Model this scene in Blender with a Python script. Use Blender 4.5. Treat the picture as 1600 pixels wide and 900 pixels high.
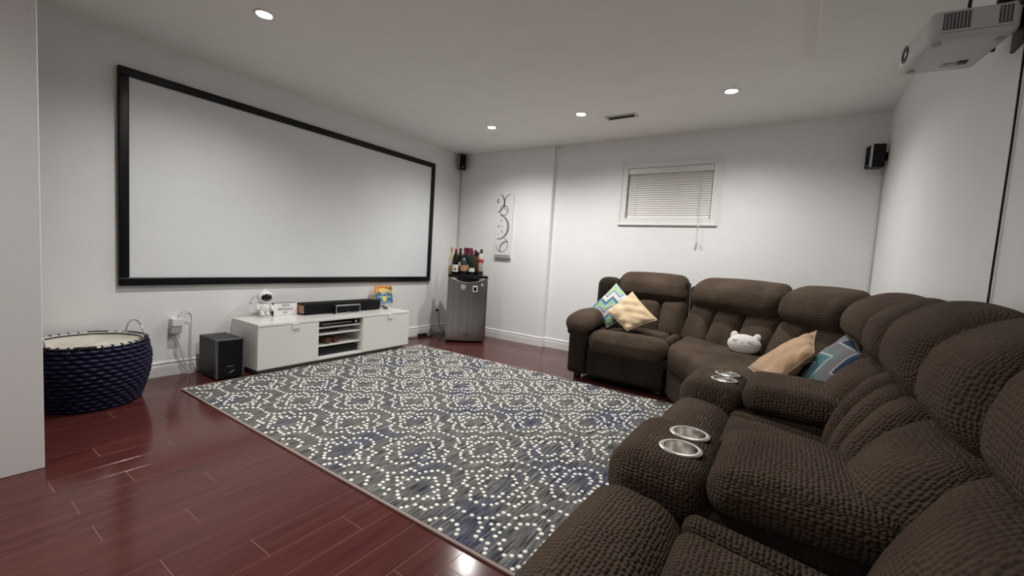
import bpy, bmesh, math, random
from mathutils import Vector, Matrix
random.seed(7)
for o in list(bpy.data.objects): bpy.data.objects.remove(o)
scn = bpy.context.scene
COL = scn.collection
R = math.radians

# ------------------------------------------------------------------ camera
CAM = Vector((3.8685, -4.4832, 1.0557))
FW = Vector((-0.548774, 0.832863, -0.072016)); RT = Vector((0.830858, 0.552903, 0.063031)); UP = Vector((-0.092314, 0.025245, 0.995410))
cd = bpy.data.cameras.new('camera'); cam = bpy.data.objects.new('camera', cd); COL.objects.link(cam)
cd.sensor_width = 36.0; cd.lens = 655.22 / 1600 * 36.0; cd.clip_start = 0.02
cam.matrix_world = Matrix(((RT.x, UP.x, -FW.x, CAM.x), (RT.y, UP.y, -FW.y, CAM.y), (RT.z, UP.z, -FW.z, CAM.z), (0, 0, 0, 1)))
scn.camera = cam
# ------------------------------------------------------------------ world, exposure
w = bpy.data.worlds.new('world'); scn.world = w; w.use_nodes = True
w.node_tree.nodes['Background'].inputs[0].default_value = (0.9, 0.93, 1.0, 1)
w.node_tree.nodes['Background'].inputs[1].default_value = 0.05
vs = scn.view_settings
vs.view_transform = 'Standard'; vs.look = 'None'; vs.gamma = 1.0; vs.use_curve_mapping = False
vs.exposure = 0.0
LAMP_W = 85.0           # every ceiling spot
LAMP_COL = (1.0, 0.982, 0.95)

# room: x from the screen wall (0) to the right wall (4.42), y from the far wall (0) towards the camera
W, H, YN = 4.42, 2.40, -6.4

# ------------------------------------------------------------------ materials
MATS = {}
def mat(name, col, rough=0.5, metal=0.0, spec=0.5, sheen=0.0, coat=0.0, emit=None, estr=0.0, alpha=None, trans=0.0):
    m = bpy.data.materials.new(name); m.use_nodes = True
    b = m.node_tree.nodes['Principled BSDF']
    b.inputs['Base Color'].default_value = (*col, 1); b.inputs['Roughness'].default_value = rough
    b.inputs['Metallic'].default_value = metal; b.inputs['Specular IOR Level'].default_value = spec
    if sheen: b.inputs['Sheen Weight'].default_value = sheen; b.inputs['Sheen Roughness'].default_value = 0.4
    if coat: b.inputs['Coat Weight'].default_value = coat
    if trans: b.inputs['Transmission Weight'].default_value = trans
    if emit: b.inputs['Emission Color'].default_value = (*emit, 1); b.inputs['Emission Strength'].default_value = estr
    MATS[name] = m
    return m
def N(m, t, **kw):
    n = m.node_tree.nodes.new(t)
    for k, v in kw.items():
        if k in n.inputs: n.inputs[k].default_value = v
        else: setattr(n, k, v)
    return n
def L(m, a, b): m.node_tree.links.new(a, b)
def bsdf(m): return m.node_tree.nodes['Principled BSDF']
def ramp(m, stops, interp='LINEAR'):
    r = m.node_tree.nodes.new('ShaderNodeValToRGB'); r.color_ramp.interpolation = interp
    el = r.color_ramp.elements
    while len(el) > 1: el.remove(el[-1])
    el[0].position = stops[0][0]; el[0].color = (*stops[0][1], 1)
    for p, c in stops[1:]:
        e = el.new(p); e.color = (*c, 1)
    return r
def noise_col(m, c1, c2, scale, vec='Object', stretch=(1, 1, 1), detail=4, lo=0.35, hi=0.65, bump=0.0, bdist=0.002):
    tc = N(m, 'ShaderNodeTexCoord'); mp = N(m, 'ShaderNodeMapping'); mp.inputs['Scale'].default_value = stretch
    no = N(m, 'ShaderNodeTexNoise', Scale=scale, Detail=detail)
    L(m, tc.outputs[vec], mp.inputs[0]); L(m, mp.outputs[0], no.inputs['Vector'])
    r = ramp(m, [(lo, c1), (hi, c2)]); L(m, no.outputs[0], r.inputs[0]); L(m, r.outputs[0], bsdf(m).inputs['Base Color'])
    if bump:
        bp = N(m, 'ShaderNodeBump', Strength=bump, Distance=bdist); L(m, no.outputs[0], bp.inputs['Height']); L(m, bp.outputs[0], bsdf(m).inputs['Normal'])
    return r

m = mat('wall_paint', (.86, .86, .855), .55, spec=.3); noise_col(m, (.85, .85, .845), (.87, .87, .865), 6, bump=.03)
m = mat('ceiling_paint', (.80, .79, .77), .8, spec=.2); noise_col(m, (.90, .885, .855), (.92, .905, .875), 5, bump=.03)
mat('trim_white', (.82, .82, .81), .3)
mat('gloss_white', (.80, .79, .76), .18)
mat('cabinet_white', (.78, .77, .73), .25)
mat('plastic_white', (.8, .8, .8), .35)
mat('plastic_grey', (.42, .42, .41), .4)
mat('cable_grey', (.55, .55, .54), .45)
mat('black_plastic', (.007, .007, .008), .4, spec=.3)
mat('black_gloss', (.006, .006, .008), .12)
mat('black_frame', (.004, .004, .005), .35, spec=.3)
mat('grille', (.006, .006, .007), .8, spec=.2)
mat('silver', (.6, .6, .6), .28, 1.0)
mat('steel_rim', (.75, .73, .70), .18, 1.0)
mat('plinth_grey', (.25, .24, .23), .5)
mat('dark_gap', (.02, .02, .02), .8)
m = mat('screen_fabric', (.70, .71, .72), .75, spec=.25); noise_col(m, (.80, .815, .83), (.82, .835, .85), 3)
mat('liner', (.68, .64, .55), .9, sheen=.2)
m = mat('rope_blue', (.006, .005, .022), .5, spec=.35)
noise_col(m, (.006, .005, .026), (.012, .010, .052), 40, bump=.5, bdist=.003)
mat('lamp_glow', (1, 1, 1), .5, emit=(1, .97, .92), estr=40)
# brushed steel door
m = mat('brushed_steel', (.36, .36, .355), .30, 1.0)
noise_col(m, (.33, .33, .325), (.40, .40, .39), 30, stretch=(1, 1, .02), bump=.02)
mat('fridge_side', (.10, .10, .105), .45)
# dark cherry planks
m = mat('plank_wood', (.06, .015, .012), .15, spec=.36)
tc = N(m, 'ShaderNodeTexCoord'); oi = N(m, 'ShaderNodeObjectInfo'); mp = N(m, 'ShaderNodeMapping'); mp.inputs['Scale'].default_value = (28, 1.6, 1)
va = N(m, 'ShaderNodeVectorMath', operation='ADD'); vm = N(m, 'ShaderNodeVectorMath', operation='SCALE'); vm.inputs['Scale'].default_value = 37
cx = N(m, 'ShaderNodeCombineXYZ'); L(m, oi.outputs['Random'], cx.inputs[0]); L(m, oi.outputs['Random'], cx.inputs[1]); L(m, cx.outputs[0], vm.inputs[0])
L(m, tc.outputs['Object'], mp.inputs[0]); L(m, mp.outputs[0], va.inputs[0]); L(m, vm.outputs[0], va.inputs[1])
no = N(m, 'ShaderNodeTexNoise', Scale=1.0, Detail=6, Roughness=.6); L(m, va.outputs[0], no.inputs['Vector'])
rp = ramp(m, [(.25, (.050, .012, .010)), (.5, (.082, .021, .018)), (.8, (.106, .030, .026))]); L(m, no.outputs[0], rp.inputs[0])
hs = N(m, 'ShaderNodeHueSaturation'); mr = N(m, 'ShaderNodeMapRange'); mr.inputs['To Min'].default_value = .92; mr.inputs['To Max'].default_value = 1.08
L(m, oi.outputs['Random'], mr.inputs[0]); L(m, mr.outputs[0], hs.inputs['Value']); L(m, rp.outputs[0], hs.inputs['Color']); L(m, hs.outputs[0], bsdf(m).inputs['Base Color'])
bp = N(m, 'ShaderNodeBump', Strength=.04, Distance=.001); L(m, no.outputs[0], bp.inputs['Height']); L(m, bp.outputs[0], bsdf(m).inputs['Normal'])
mat('groove_highlight', (.26, .13, .115), .6)  # plank seams: paler brown stands in for reflections on the groove bevels
mat('dark_wood', (.05, .02, .013), .4)
# rug ground
m = mat('rug_ground', (.2, .2, .19), .95, spec=.1, sheen=.2)
tc = N(m, 'ShaderNodeTexCoord')
def rn(sc, st, det=4):
    mp = N(m, 'ShaderNodeMapping'); mp.inputs['Scale'].default_value = st
    n = N(m, 'ShaderNodeTexNoise', Scale=sc, Detail=det); L(m, tc.outputs['Object'], mp.inputs[0]); L(m, mp.outputs[0], n.inputs['Vector']); return n
streak = rn(1, (110, 9, 1), 3); fine = rn(420, (1, 1, 1), 2); patch = rn(2.6, (1.3, .8, 1), 2); patch2 = rn(2.1, (1.2, 1, 1), 2)
r1 = ramp(m, [(.34, (.022, .023, .027)), (.46, (.105, .103, .098)), (.60, (.20, .196, .185)), (.72, (.31, .30, .285))]); L(m, streak.outputs[0], r1.inputs[0])
r2 = ramp(m, [(.50, (0, 0, 0)), (.64, (.72, .72, .72))]); L(m, patch.outputs[0], r2.inputs[0])
r3 = ramp(m, [(.32, (.018, .019, .050)), (.52, (.060, .064, .115)), (.75, (.17, .175, .21))]); L(m, streak.outputs[0], r3.inputs[0])
mx = N(m, 'ShaderNodeMixRGB'); L(m, r2.outputs[0], mx.inputs[0]); L(m, r1.outputs[0], mx.inputs[1]); L(m, r3.outputs[0], mx.inputs[2])
r4 = ramp(m, [(.35, (.55, .55, .55)), (.65, (1.35, 1.35, 1.35))]); L(m, fine.outputs[0], r4.inputs[0])
mm = N(m, 'ShaderNodeMixRGB', blend_type='MULTIPLY'); mm.inputs[0].default_value = 1; L(m, mx.outputs[0], mm.inputs[1]); L(m, r4.outputs[0], mm.inputs[2])
L(m, mm.outputs[0], bsdf(m).inputs['Base Color'])
bp = N(m, 'ShaderNodeBump', Strength=.5, Distance=.003); L(m, fine.outputs[0], bp.inputs['Height']); L(m, bp.outputs[0], bsdf(m).inputs['Normal'])
mat('rug_dot', (.90, .88, .81), .9, spec=.1)
mat('rug_binding', (.34, .27, .24), .9, spec=.1)
# sofa plush: rows of soft knots, napped tone
def plush(name, c1, c2, scale=(80, 98), bump=1.0):
    m = mat(name, c1, .9, spec=.10, sheen=.06)
    bsdf(m).inputs['Sheen Tint'].default_value = (.9, .72, .55, 1)
    tc = N(m, 'ShaderNodeTexCoord'); mp = N(m, 'ShaderNodeMapping'); mp.inputs['Scale'].default_value = (scale[0], scale[1], 1)
    L(m, tc.outputs['UV'], mp.inputs[0])
    vo = N(m, 'ShaderNodeTexVoronoi', Scale=1.0, Randomness=.42); vo.voronoi_dimensions = '2D'; vo.feature = 'SMOOTH_F1'; vo.inputs['Smoothness'].default_value = .25
    L(m, mp.outputs[0], vo.inputs['Vector'])
    iv = N(m, 'ShaderNodeMath', operation='SUBTRACT'); iv.inputs[0].default_value = 1.0; L(m, vo.outputs['Distance'], iv.inputs[1])
    nz = N(m, 'ShaderNodeTexNoise', Scale=5.0, Detail=3); L(m, tc.outputs['Object'], nz.inputs['Vector'])
    r = ramp(m, [(.35, c1), (.65, c2)]); L(m, nz.outputs[0], r.inputs[0]); L(m, r.outputs[0], bsdf(m).inputs['Base Color'])
    bp = N(m, 'ShaderNodeBump', Strength=bump, Distance=.010); L(m, iv.outputs[0], bp.inputs['Height']); L(m, bp.outputs[0], bsdf(m).inputs['Normal'])
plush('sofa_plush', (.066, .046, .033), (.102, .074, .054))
plush('sofa_side_shaded', (.020, .0145, .011), (.030, .022, .017), bump=.4)  # darker copy of the plush, shade on sides and bases put into the colour
mat('sofa_seam', (.02, .015, .012), .9)

# ------------------------------------------------------------------ mesh builder
class MB:
    def __init__(s): s.v = []; s.f = []; s.uv = []
    def add(s, v, f, uv=None, xf=None):
        o = len(s.v)
        s.v += [tuple(xf @ Vector(p)) if xf is not None else tuple(p) for p in v]
        for i, fc in enumerate(f):
            s.f.append([o + k for k in fc]); s.uv.append(uv[i] if uv else [(0, 0)] * len(fc))
        return s
    def box(s, x0, x1, y0, y1, z0, z1):
        v = [(x, y, z) for x in (x0, x1) for y in (y0, y1) for z in (z0, z1)]
        f = [(0, 1, 3, 2), (4, 6, 7, 5), (0, 4, 5, 1), (2, 3, 7, 6), (0, 2, 6, 4), (1, 5, 7, 3)]
        uv = []
        for q in f:
            P = [Vector(v[k]) for k in q]; n = (P[1] - P[0]).cross(P[2] - P[0]); a = max(range(3), key=lambda i: abs(n[i]))
            i, j = [(1, 2), (0, 2), (0, 1)][a]; uv.append([(p[i], p[j]) for p in P])
        return s.add(v, f, uv)
    def rb(s, x0, x1, y0, y1, z0, z1, r=.006, k=2, res=None, puff=(0, 0, 0), fn=None, xf=None):
        """rounded box; puff = extra bulge on the +-x, +-y, +-z faces; fn bends every vertex"""
        c = ((x0 + x1) / 2, (y0 + y1) / 2, (z0 + z1) / 2); h = [(x1 - x0) / 2, (y1 - y0) / 2, (z1 - z0) / 2]
        r = min(r, min(h) * .98); inn = [a - r for a in h]
        co = []
        for a in range(3):
            cr = [r * math.tan(math.pi / 4 * t / k) for t in range(1, k + 1)]
            n = 1 if res is None else max(1, int(2 * inn[a] / res))
            mid = [-inn[a] + 2 * inn[a] * t / n for t in range(n + 1)]
            co.append([-inn[a] - t for t in reversed(cr)] + mid + [inn[a] + t for t in cr])
        idx = {}; V = []; F = []; U = []
        def vid(p, a, sg):
            q = [max(-inn[i], min(inn[i], p[i])) for i in range(3)]
            d = Vector([p[i] - q[i] for i in range(3)])
            if d.length > 1e-9: d = d.normalized() * r
            e = [q[i] + d[i] for i in range(3)]
            for i in range(3):
                if puff[i]:
                    j, l = [(1, 2), (0, 2), (0, 1)][i]
                    t = max(0, 1 - (e[j] / h[j]) ** 2) * max(0, 1 - (e[l] / h[l]) ** 2)
                    e[i] += puff[i] * t * (e[i] / h[i])
            key = tuple(round(x, 5) for x in e)
            if key not in idx:
                idx[key] = len(V); V.append((e[0] + c[0], e[1] + c[1], e[2] + c[2]))
            return idx[key]
        for a in range(3):
            b, d = [(1, 2), (2, 0), (0, 1)][a]
            for sg in (1, -1):
                B, D = co[b], co[d]
                for i in range(len(B) - 1):
                    for j in range(len(D) - 1):
                        q = []
                        for (ii, jj) in ((i, j), (i + 1, j), (i + 1, j + 1), (i, j + 1)):
                            p = [0, 0, 0]; p[a] = sg * h[a]; p[b] = B[ii]; p[d] = D[jj]
                            q.append((vid(p, a, sg), (p[b], p[d]) if a != 1 else (p[d], p[b])))
                        if sg < 0: q.reverse()
                        ids = [t[0] for t in q]
                        if len(set(ids)) >= 3:
                            dd = []; uu = []
                            for t in q:
                                if t[0] not in dd: dd.append(t[0]); uu.append((t[1][0] + a * .37 + c[0], t[1][1] + c[2]))
                            F.append(dd); U.append(uu)
        if fn: V = [fn(Vector(p)) for p in V]
        return s.add(V, F, U, xf)
    def lathe(s, prof, c=(0, 0, 0), n=20, axis='z', xf=None, cap=True):
        V = []; F = []; U = []
        for (r, z) in prof:
            for i in range(n):
                a = 2 * math.pi * i / n; p = (r * math.cos(a), r * math.sin(a), z)
                if axis == 'x': p = (z, p[0], p[1])
                if axis == 'y': p = (p[0], z, p[1])
                V.append((p[0] + c[0], p[1] + c[1], p[2] + c[2]))
        for k in range(len(prof) - 1):
            for i in range(n):
                j = (i + 1) % n; F.append((k * n + i, k * n + j, (k + 1) * n + j, (k + 1) * n + i))
                U.append([(i / n, prof[k][1]), ((i + 1) / n, prof[k][1]), ((i + 1) / n, prof[k + 1][1]), (i / n, prof[k + 1][1])])
        if cap:
            for k, rev in ((0, True), (len(prof) - 1, False)):
                if prof[k][0] > 1e-6:
                    q = [k * n + i for i in range(n)]
                    if rev: q.reverse()
                    F.append(q); U.append([(0, 0)] * n)
        return s.add(V, F, U, xf)
    def ell(s, c, rx, ry, rz, n=16, xf=None):
        V = []; F = []
        m_ = n // 2
        for k in range(m_ + 1):
            t = math.pi * k / m_
            for i in range(n):
                a = 2 * math.pi * i / n
                V.append((c[0] + rx * math.sin(t) * math.cos(a), c[1] + ry * math.sin(t) * math.sin(a), c[2] - rz * math.cos(t)))
        for k in range(m_):
            for i in range(n):
                j = (i + 1) % n; F.append((k * n + i, k * n + j, (k + 1) * n + j, (k + 1) * n + i))
        return s.add(V, F, None, xf)
    def tube(s, pts, r, n=8, closed=False, smooth=0):
        P = [Vector(p) for p in pts]
        for _ in range(smooth):
            Q = [P[0]] if not closed else []
            for i in range(len(P) - (0 if closed else 1)):
                a, b = P[i], P[(i + 1) % len(P)]; Q += [a * .75 + b * .25, a * .25 + b * .75]
            if not closed: Q.append(P[-1])
            P = Q
        V = []; F = []; up = Vector((0, 0, 1)); last = None; M_ = len(P)
        for i, p in enumerate(P):
            t = (P[(i + 1) % M_] - P[i - 1]) if (closed or 0 < i < M_ - 1) else (P[1] - P[0] if i == 0 else P[-1] - P[-2])
            t.normalize()
            if last is None:
                a = t.cross(up)
                if a.length < .1: a = t.cross(Vector((1, 0, 0)))
            else: a = last - t * last.dot(t)
            a.normalize(); last = a; b = t.cross(a)
            for k in range(n):
                an = 2 * math.pi * k / n; V.append(p + r * (a * math.cos(an) + b * math.sin(an)))
        for i in range(M_ - (0 if closed else 1)):
            j = (i + 1) % M_
            for k in range(n):
                l = (k + 1) % n; F.append((i * n + k, i * n + l, j * n + l, j * n + k))
        if not closed: F.append(list(reversed(range(n)))); F.append([(M_ - 1) * n + k for k in range(n)])
        return s.add(V, F)
    def prism(s, poly, z0, z1, bev=0, seg=3, bevel_bottom=False):
        """polygon (counter-clockwise in x,y) pushed up from z0 to z1, upper edges rounded"""
        bm = bmesh.new(); vs_ = [bm.verts.new((x, y, z0)) for x, y in poly]; f = bm.faces.new(vs_)
        f.normal_update()
        if f.normal.z < 0: f.normal_flip()
        ex = bmesh.ops.extrude_face_region(bm, geom=[f]); tv = [e for e in ex['geom'] if isinstance(e, bmesh.types.BMVert)]
        for v in tv: v.co.z = z1
        if bev:
            ed = [e for e in bm.edges if (all(abs(v.co.z - z1) < 1e-6 for v in e.verts)) or abs(e.verts[0].co.z - e.verts[1].co.z) > 1e-4 or bevel_bottom]
            bmesh.ops.bevel(bm, geom=ed, offset=bev, segments=seg, profile=.5, affect='EDGES')
        bm.normal_update(); bm.verts.ensure_lookup_table(); bm.verts.index_update()
        V = [v.co.copy() for v in bm.verts]; F = []; U = []
        for f in bm.faces:
            F.append([v.index for v in f.verts]); n = f.normal
            if abs(n.z) > .6: U.append([(v.co.x, v.co.y) for v in f.verts])
            else:
                t = Vector((-n.y, n.x, 0)); t = t.normalized() if t.length > 1e-6 else Vector((1, 0, 0))
                U.append([(v.co.dot(t), v.co.z) for v in f.verts])
        bm.free()
        return s.add(V, F, U)
    def build(s, name, material, parent=None, smooth=False, angle=40):
        me = bpy.data.meshes.new(name); me.from_pydata(s.v, [], s.f); me.update()
        ul = me.uv_layers.new(name='uv'); k = 0
        for u in s.uv:
            for t in u: ul.data[k].uv = t; k += 1
        bm = bmesh.new(); bm.from_mesh(me); bmesh.ops.recalc_face_normals(bm, faces=bm.faces[:]); bm.to_mesh(me); bm.free()
        if smooth:
            for p in me.polygons: p.use_smooth = True
            if angle: me.set_sharp_from_angle(angle=R(angle))
        me.materials.append(MATS[material])
        o = bpy.data.objects.new(name, me); COL.objects.link(o)
        if parent: o.parent = parent
        return o
def tag(o, label=None, cat=None, group=None, kind=None):
    if label: o['label'] = label
    if cat: o['category'] = cat
    if group: o['group'] = group
    if kind: o['kind'] = kind
    return o
def thing(name, label, cat, loc=(0, 0, 0), rz=0, group=None):
    o = bpy.data.objects.new(name, None); COL.objects.link(o); o.location = loc; o.rotation_euler = (0, 0, rz); o.empty_display_size = .1
    return tag(o, label, cat, group)
def struct(o): o['kind'] = 'structure'; return o
def text(name, s, size, material, parent, mw, depth=.0006):
    c = bpy.data.curves.new(name, 'FONT'); c.body = s; c.size = size; c.extrude = depth; c.align_x = 'CENTER'; c.align_y = 'CENTER'
    t = bpy.data.objects.new(name, c); COL.objects.link(t); dg = bpy.context.evaluated_depsgraph_get()
    me = bpy.data.meshes.new_from_object(t.evaluated_get(dg)); bpy.data.objects.remove(t)
    me.materials.clear(); me.materials.append(MATS[material]); me.transform(mw)
    o = bpy.data.objects.new(name, me); COL.objects.link(o); o.parent = parent
    return o
def frame(o, x, y, z=None):
    """matrix whose columns are the given axes"""
    x = Vector(x).normalized(); y = Vector(y).normalized(); z = x.cross(y)
    return Matrix(((x.x, y.x, z.x, o[0]), (x.y, y.y, z.y, o[1]), (x.z, y.z, z.z, o[2]), (0, 0, 0, 1)))

# ------------------------------------------------------------------ the room
floor = struct(MB().box(-.12, W + .12, YN - .12, .12, -.10, -.0008).build('floor', 'groove_highlight'))
PW, PL = .125, 1.20
def plank_mesh(length):
    c, g = .0004, .0011
    mb = MB(); x0, x1, y0, y1 = g, PW - g, g, length - g
    v = [(x0, y0, -.004), (x1, y0, -.004), (x1, y1, -.004), (x0, y1, -.004), (x0, y0, -.0004), (x1, y0, -.0004), (x1, y1, -.0004), (x0, y1, -.0004),
         (x0 + c, y0 + c, 0), (x1 - c, y0 + c, 0), (x1 - c, y1 - c, 0), (x0 + c, y1 - c, 0)]
    f = [(4, 5, 9, 8), (5, 6, 10, 9), (6, 7, 11, 10), (7, 4, 8, 11), (8, 9, 10, 11), (0, 1, 5, 4), (1, 2, 6, 5), (2, 3, 7, 6), (3, 0, 4, 7)]
    o = mb.add(v, f).build('plank', 'plank_wood'); me = o.data; bpy.data.objects.remove(o); return me
PM = {}
JOINT = {1.115: -3.93, 1.49: -3.90, 1.865: -4.083, 1.99: -3.845, 2.24: -4.0, 2.365: -3.777, 2.49: -3.50, 2.865: -3.566}
x = 1.99 - 16 * PW
while x < W:
    j = next((JOINT[k] for k in JOINT if abs(k - x) < .02), None)
    y = (j if j is not None else -4.2 + random.uniform(0, PL)) - 3 * PL
    while y < 0:
        a, b = max(y, YN), min(y + PL, 0)
        if b - a > .03:
            ln = round(b - a, 3)
            if ln not in PM: PM[ln] = plank_mesh(ln)
            o = bpy.data.objects.new('plank', PM[ln]); COL.objects.link(o); o.parent = floor; o.location = (x, a, 0)
        y += PL
    x += PW

struct(MB().box(-.12, 0, YN - .12, .12, -.02, H + .1).build('wall_left', 'wall_paint'))
struct(MB().box(W, W + .12, YN - .12, .12, -.02, H + .1).build('wall_right', 'wall_paint'))
struct(MB().box(-.12, W + .12, YN - .12, YN, -.02, H + .1).build('wall_front', 'wall_paint'))
# far wall with the window opening
WX0, WX1, WZ0, WZ1 = 2.32, 3.165, 1.555, 2.085
BD = .05   # the part of the far wall beside the fridge stands proud
wb = MB().box(0, WX0, 0, .12, 0, H).box(WX1, W, 0, .12, 0, H).box(WX0, WX1, 0, .12, 0, WZ0).box(WX0, WX1, 0, .12, WZ1, H).box(0, 1.43, -BD, 0, 0, H)
struct(wb.build('wall_back', 'wall_paint'))
# short wall end at the left edge of the view
struct(MB().box(1.07, 1.19, YN, -4.115, 0, H).build('wall_near_left', 'wall_paint'))
t1 = struct(MB().rb(1.19, 1.206, -4.245, -4.105, 0, H, .004).build('trim_1', 'trim_white'))
struct(MB().rb(1.06, 1.207, -4.117, -4.10, 0, H, .004).build('trim_2', 'trim_white'))
ceil_ = struct(MB().box(-.12, W + .12, YN - .12, .12, H, H + .1).build('ceiling', 'ceiling_paint'))
SOZ = H - .10
struct(MB().rb(3.872, W, YN, -1.26, SOZ, H, .004).build('ceiling_soffit', 'ceiling_paint'))

def baseboard(name, p0, p1, nrm):
    """moulded board from p0 to p1 on the floor, nrm points into the room"""
    prof = [(0, 0), (.015, 0), (.015, .078), (.012, .083), (.0045, .086), (.0045, .092), (.011, .094), (.0125, .100), (.010, .107), (.004, .113), (0, .114)]
    a, b, n = Vector((*p0, 0)), Vector((*p1, 0)), Vector((*nrm, 0)); V = []; F = []
    for q in (a, b):
        for (d, z) in prof: V.append(q + n * d + Vector((0, 0, z)))
    k = len(prof)
    for i in range(k): F.append((i, (i + 1) % k, k + (i + 1) % k, k + i))
    F.append(list(range(k))); F.append([k + i for i in range(k)][::-1])
    return struct(MB().add(V, F).build(name, 'trim_white'))
baseboard('baseboard_left', (0, YN), (0, -BD), (1, 0))
baseboard('baseboard_back', (0, -BD), (1.4440, -BD), (0, -1))
baseboard('baseboard_back_side', (1.43, -BD - .0135), (1.43, -.001), (1, 0))
baseboard('baseboard_back_main', (1.43, 0), (W, 0), (0, -1))
baseboard('baseboard_right', (W, YN), (W, 0), (-1, 0))

# window
win = MB().box(WX0, WX1, .075, .12, WZ0, WZ0 + .03).box(WX0, WX1, .075, .12, WZ1 - .03, WZ1).box(WX0, WX0 + .03, .075, .12, WZ0 + .03, WZ1 - .03).box(WX1 - .03, WX1, .075, .12, WZ0 + .03, WZ1 - .03)
wo = struct(win.build('window_1', 'trim_white'))
mat('night_glass', (.01, .012, .016), .05)
MB().box(WX0 + .03, WX1 - .03, .095, .10, WZ0 + .03, WZ1 - .03).build('pane', 'night_glass', wo)
def casing(x0, x1, z0, z1, wdt, name):
    # moulding with two steps and mitred look
    for (nm, a, b, c, d) in (('casing_side', x0 - wdt, x0, z0 - wdt, z1 + wdt), ('casing_side', x1, x1 + wdt, z0 - wdt, z1 + wdt), ('casing_head', x0, x1, z1, z1 + wdt), ('casing_bottom', x0, x1, z0 - wdt, z0)):
        mb = MB().rb(a, b, -.012, 0, c, d, .003)
        if nm == 'casing_side':
            if b <= x0: mb.rb(a, a + .02, -.022, -.010, c, d, .004)
            else: mb.rb(b - .02, b, -.022, -.010, c, d, .004)
        elif nm == 'casing_head': mb.rb(x0 - wdt + .02, x1 + wdt - .02, -.022, -.010, d - .02, d, .004)
        else: mb.rb(x0 - wdt + .02, x1 + wdt - .02, -.022, -.010, c, c + .02, .004)
        mb.build(nm, 'trim_white', wo)
casing(WX0, WX1, WZ0, WZ1, .072, 'c')
# venetian blind
mat('blind_white', (.80, .78, .75), .5)
bl = thing('window_blind', 'closed white slatted blind hanging in the small high window', 'blind', ((WX0 + WX1) / 2, .03, WZ0))
hw = (WX1 - WX0) / 2
MB().rb(-hw + .004, hw - .004, -.032, .03, WZ1 - WZ0 - .062, WZ1 - WZ0 - .002, .004).build('headrail', 'trim_white', bl)
sm = None; ns = 19; z0_, z1_ = .028, WZ1 - WZ0 - .075
for i in range(ns):
    z = z0_ + (z1_ - z0_) * i / (ns - 1)
    if sm is None:
        V = []; F = []
        for xx in (-hw + .012, hw - .012):
            for k in range(5):
                t = k / 4 - .5; V.append((xx, .005 * t * 2 - .0025 * (1 - 4 * t * t), t * .029)); V.append((xx, .005 * t * 2 - .0025 * (1 - 4 * t * t) + .0015, t * .029))
        for k in range(4):
            F += [(2 * k, 2 * k + 2, 12 + 2 * k - 0, 10 + 2 * k), (2 * k + 1, 11 + 2 * k, 13 + 2 * k, 2 * k + 3)]
        o = MB().add(V, F).build('slat', 'blind_white', bl, True, 80); sm = o.data
    else: o = bpy.data.objects.new('slat', sm); COL.objects.link(o); o.parent = bl
    o.location = (0, 0, z)
MB().rb(-hw + .012, hw - .012, -.014, .012, .004, .020, .003).build('bottom_rail', 'trim_white', bl)
for xx in (-hw + .10, hw - .12): MB().box(xx - .0012, xx + .0012, -.0175, -.0155, .02, z1_ + .01).build('ladder_cord', 'cable_grey', bl)
xc = 3.072 - (WX0 + WX1) / 2
cordo = MB().tube([(xc - .004, -.030, z1_), (xc - .004, -.062, .02), (xc - .004, -.064, -.235)], .0016, 6).tube([(xc + .008, -.030, z1_), (xc + .008, -.062, .02), (xc + .006, -.064, -.235)], .0016, 6).build('pull_cord', 'plastic_white', bl, True)
MB().lathe([(.005, -.262), (.013, -.258), (.012, -.238), (.004, -.228)], (xc, -.064, 0), 12).build('cord_weight', 'plastic_grey', cordo, True)

# ------------------------------------------------------------------ ceiling lamps
def pot(x, y, label, lamp_only=False):
    t = thing('recessed_light', label, 'ceiling light', (x, y, H), 0, 'round recessed ceiling lights')
    MB().lathe([(.058, 0), (.058, -.003), (.054, -.006), (.044, -.006), (.040, -.0015), (.040, 0)], (0, 0, 0), 32, cap=False).build('trim_ring', 'trim_white', t, True)
    MB().lathe([(.001, -.0028), (.038, -.0028), (.040, -.0012)], (0, 0, 0), 28, cap=False).build('bulb', 'lamp_glow', t, True)
    l = bpy.data.lights.new('lamp', 'SPOT'); l.energy = LAMP_W; l.color = LAMP_COL; l.spot_size = R(150); l.spot_blend = 1.0; l.shadow_soft_size = .035
    o = bpy.data.objects.new('lamp', l); COL.objects.link(o); o.parent = t; o.location = (0, 0, -.02)
pot(1.135, -3.184, 'recessed ceiling light above the big screen, nearest the top left corner')
pot(1.132, -.905, 'smallest recessed ceiling light, above the fridge corner')
pot(2.147, -.91, 'recessed ceiling light just left of the ceiling vent')
pot(3.376, -.928, 'recessed ceiling light right of the vent, above the sofa corner')
pot(2.45, -3.30, 'recessed ceiling light above the middle of the rug, beyond the upper edge')
pot(1.85, -5.45, 'added unseen fill light behind the camera, above the open floor')  # added fill light, out of view, to brighten the left wall end and ceiling
# vent
vt = thing('ceiling_vent', 'narrow metal air vent in the ceiling with slats', 'vent', (2.455, -.705, H))
mat('vent_paint', (.55, .53, .49), .5)
MB().rb(-.145, .145, .032, .050, -.008, 0, .003).rb(-.145, .145, -.050, -.032, -.008, 0, .003).rb(-.145, -.122, -.033, .033, -.008, 0, .003).rb(.122, .145, -.033, .033, -.008, 0, .003).build('frame', 'vent_paint', vt)
MB().box(-.123, .123, -.033, .033, -.0015, 0).build('duct', 'dark_gap', vt)
for i in range(6):
    MB().add([(-.122, -.028 + i * .011, -.006), (.122, -.028 + i * .011, -.006), (.122, -.022 + i * .011, -.001), (-.122, -.022 + i * .011, -.001)], [(0, 1, 2, 3)]).build('louver', 'vent_paint', vt)

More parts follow.
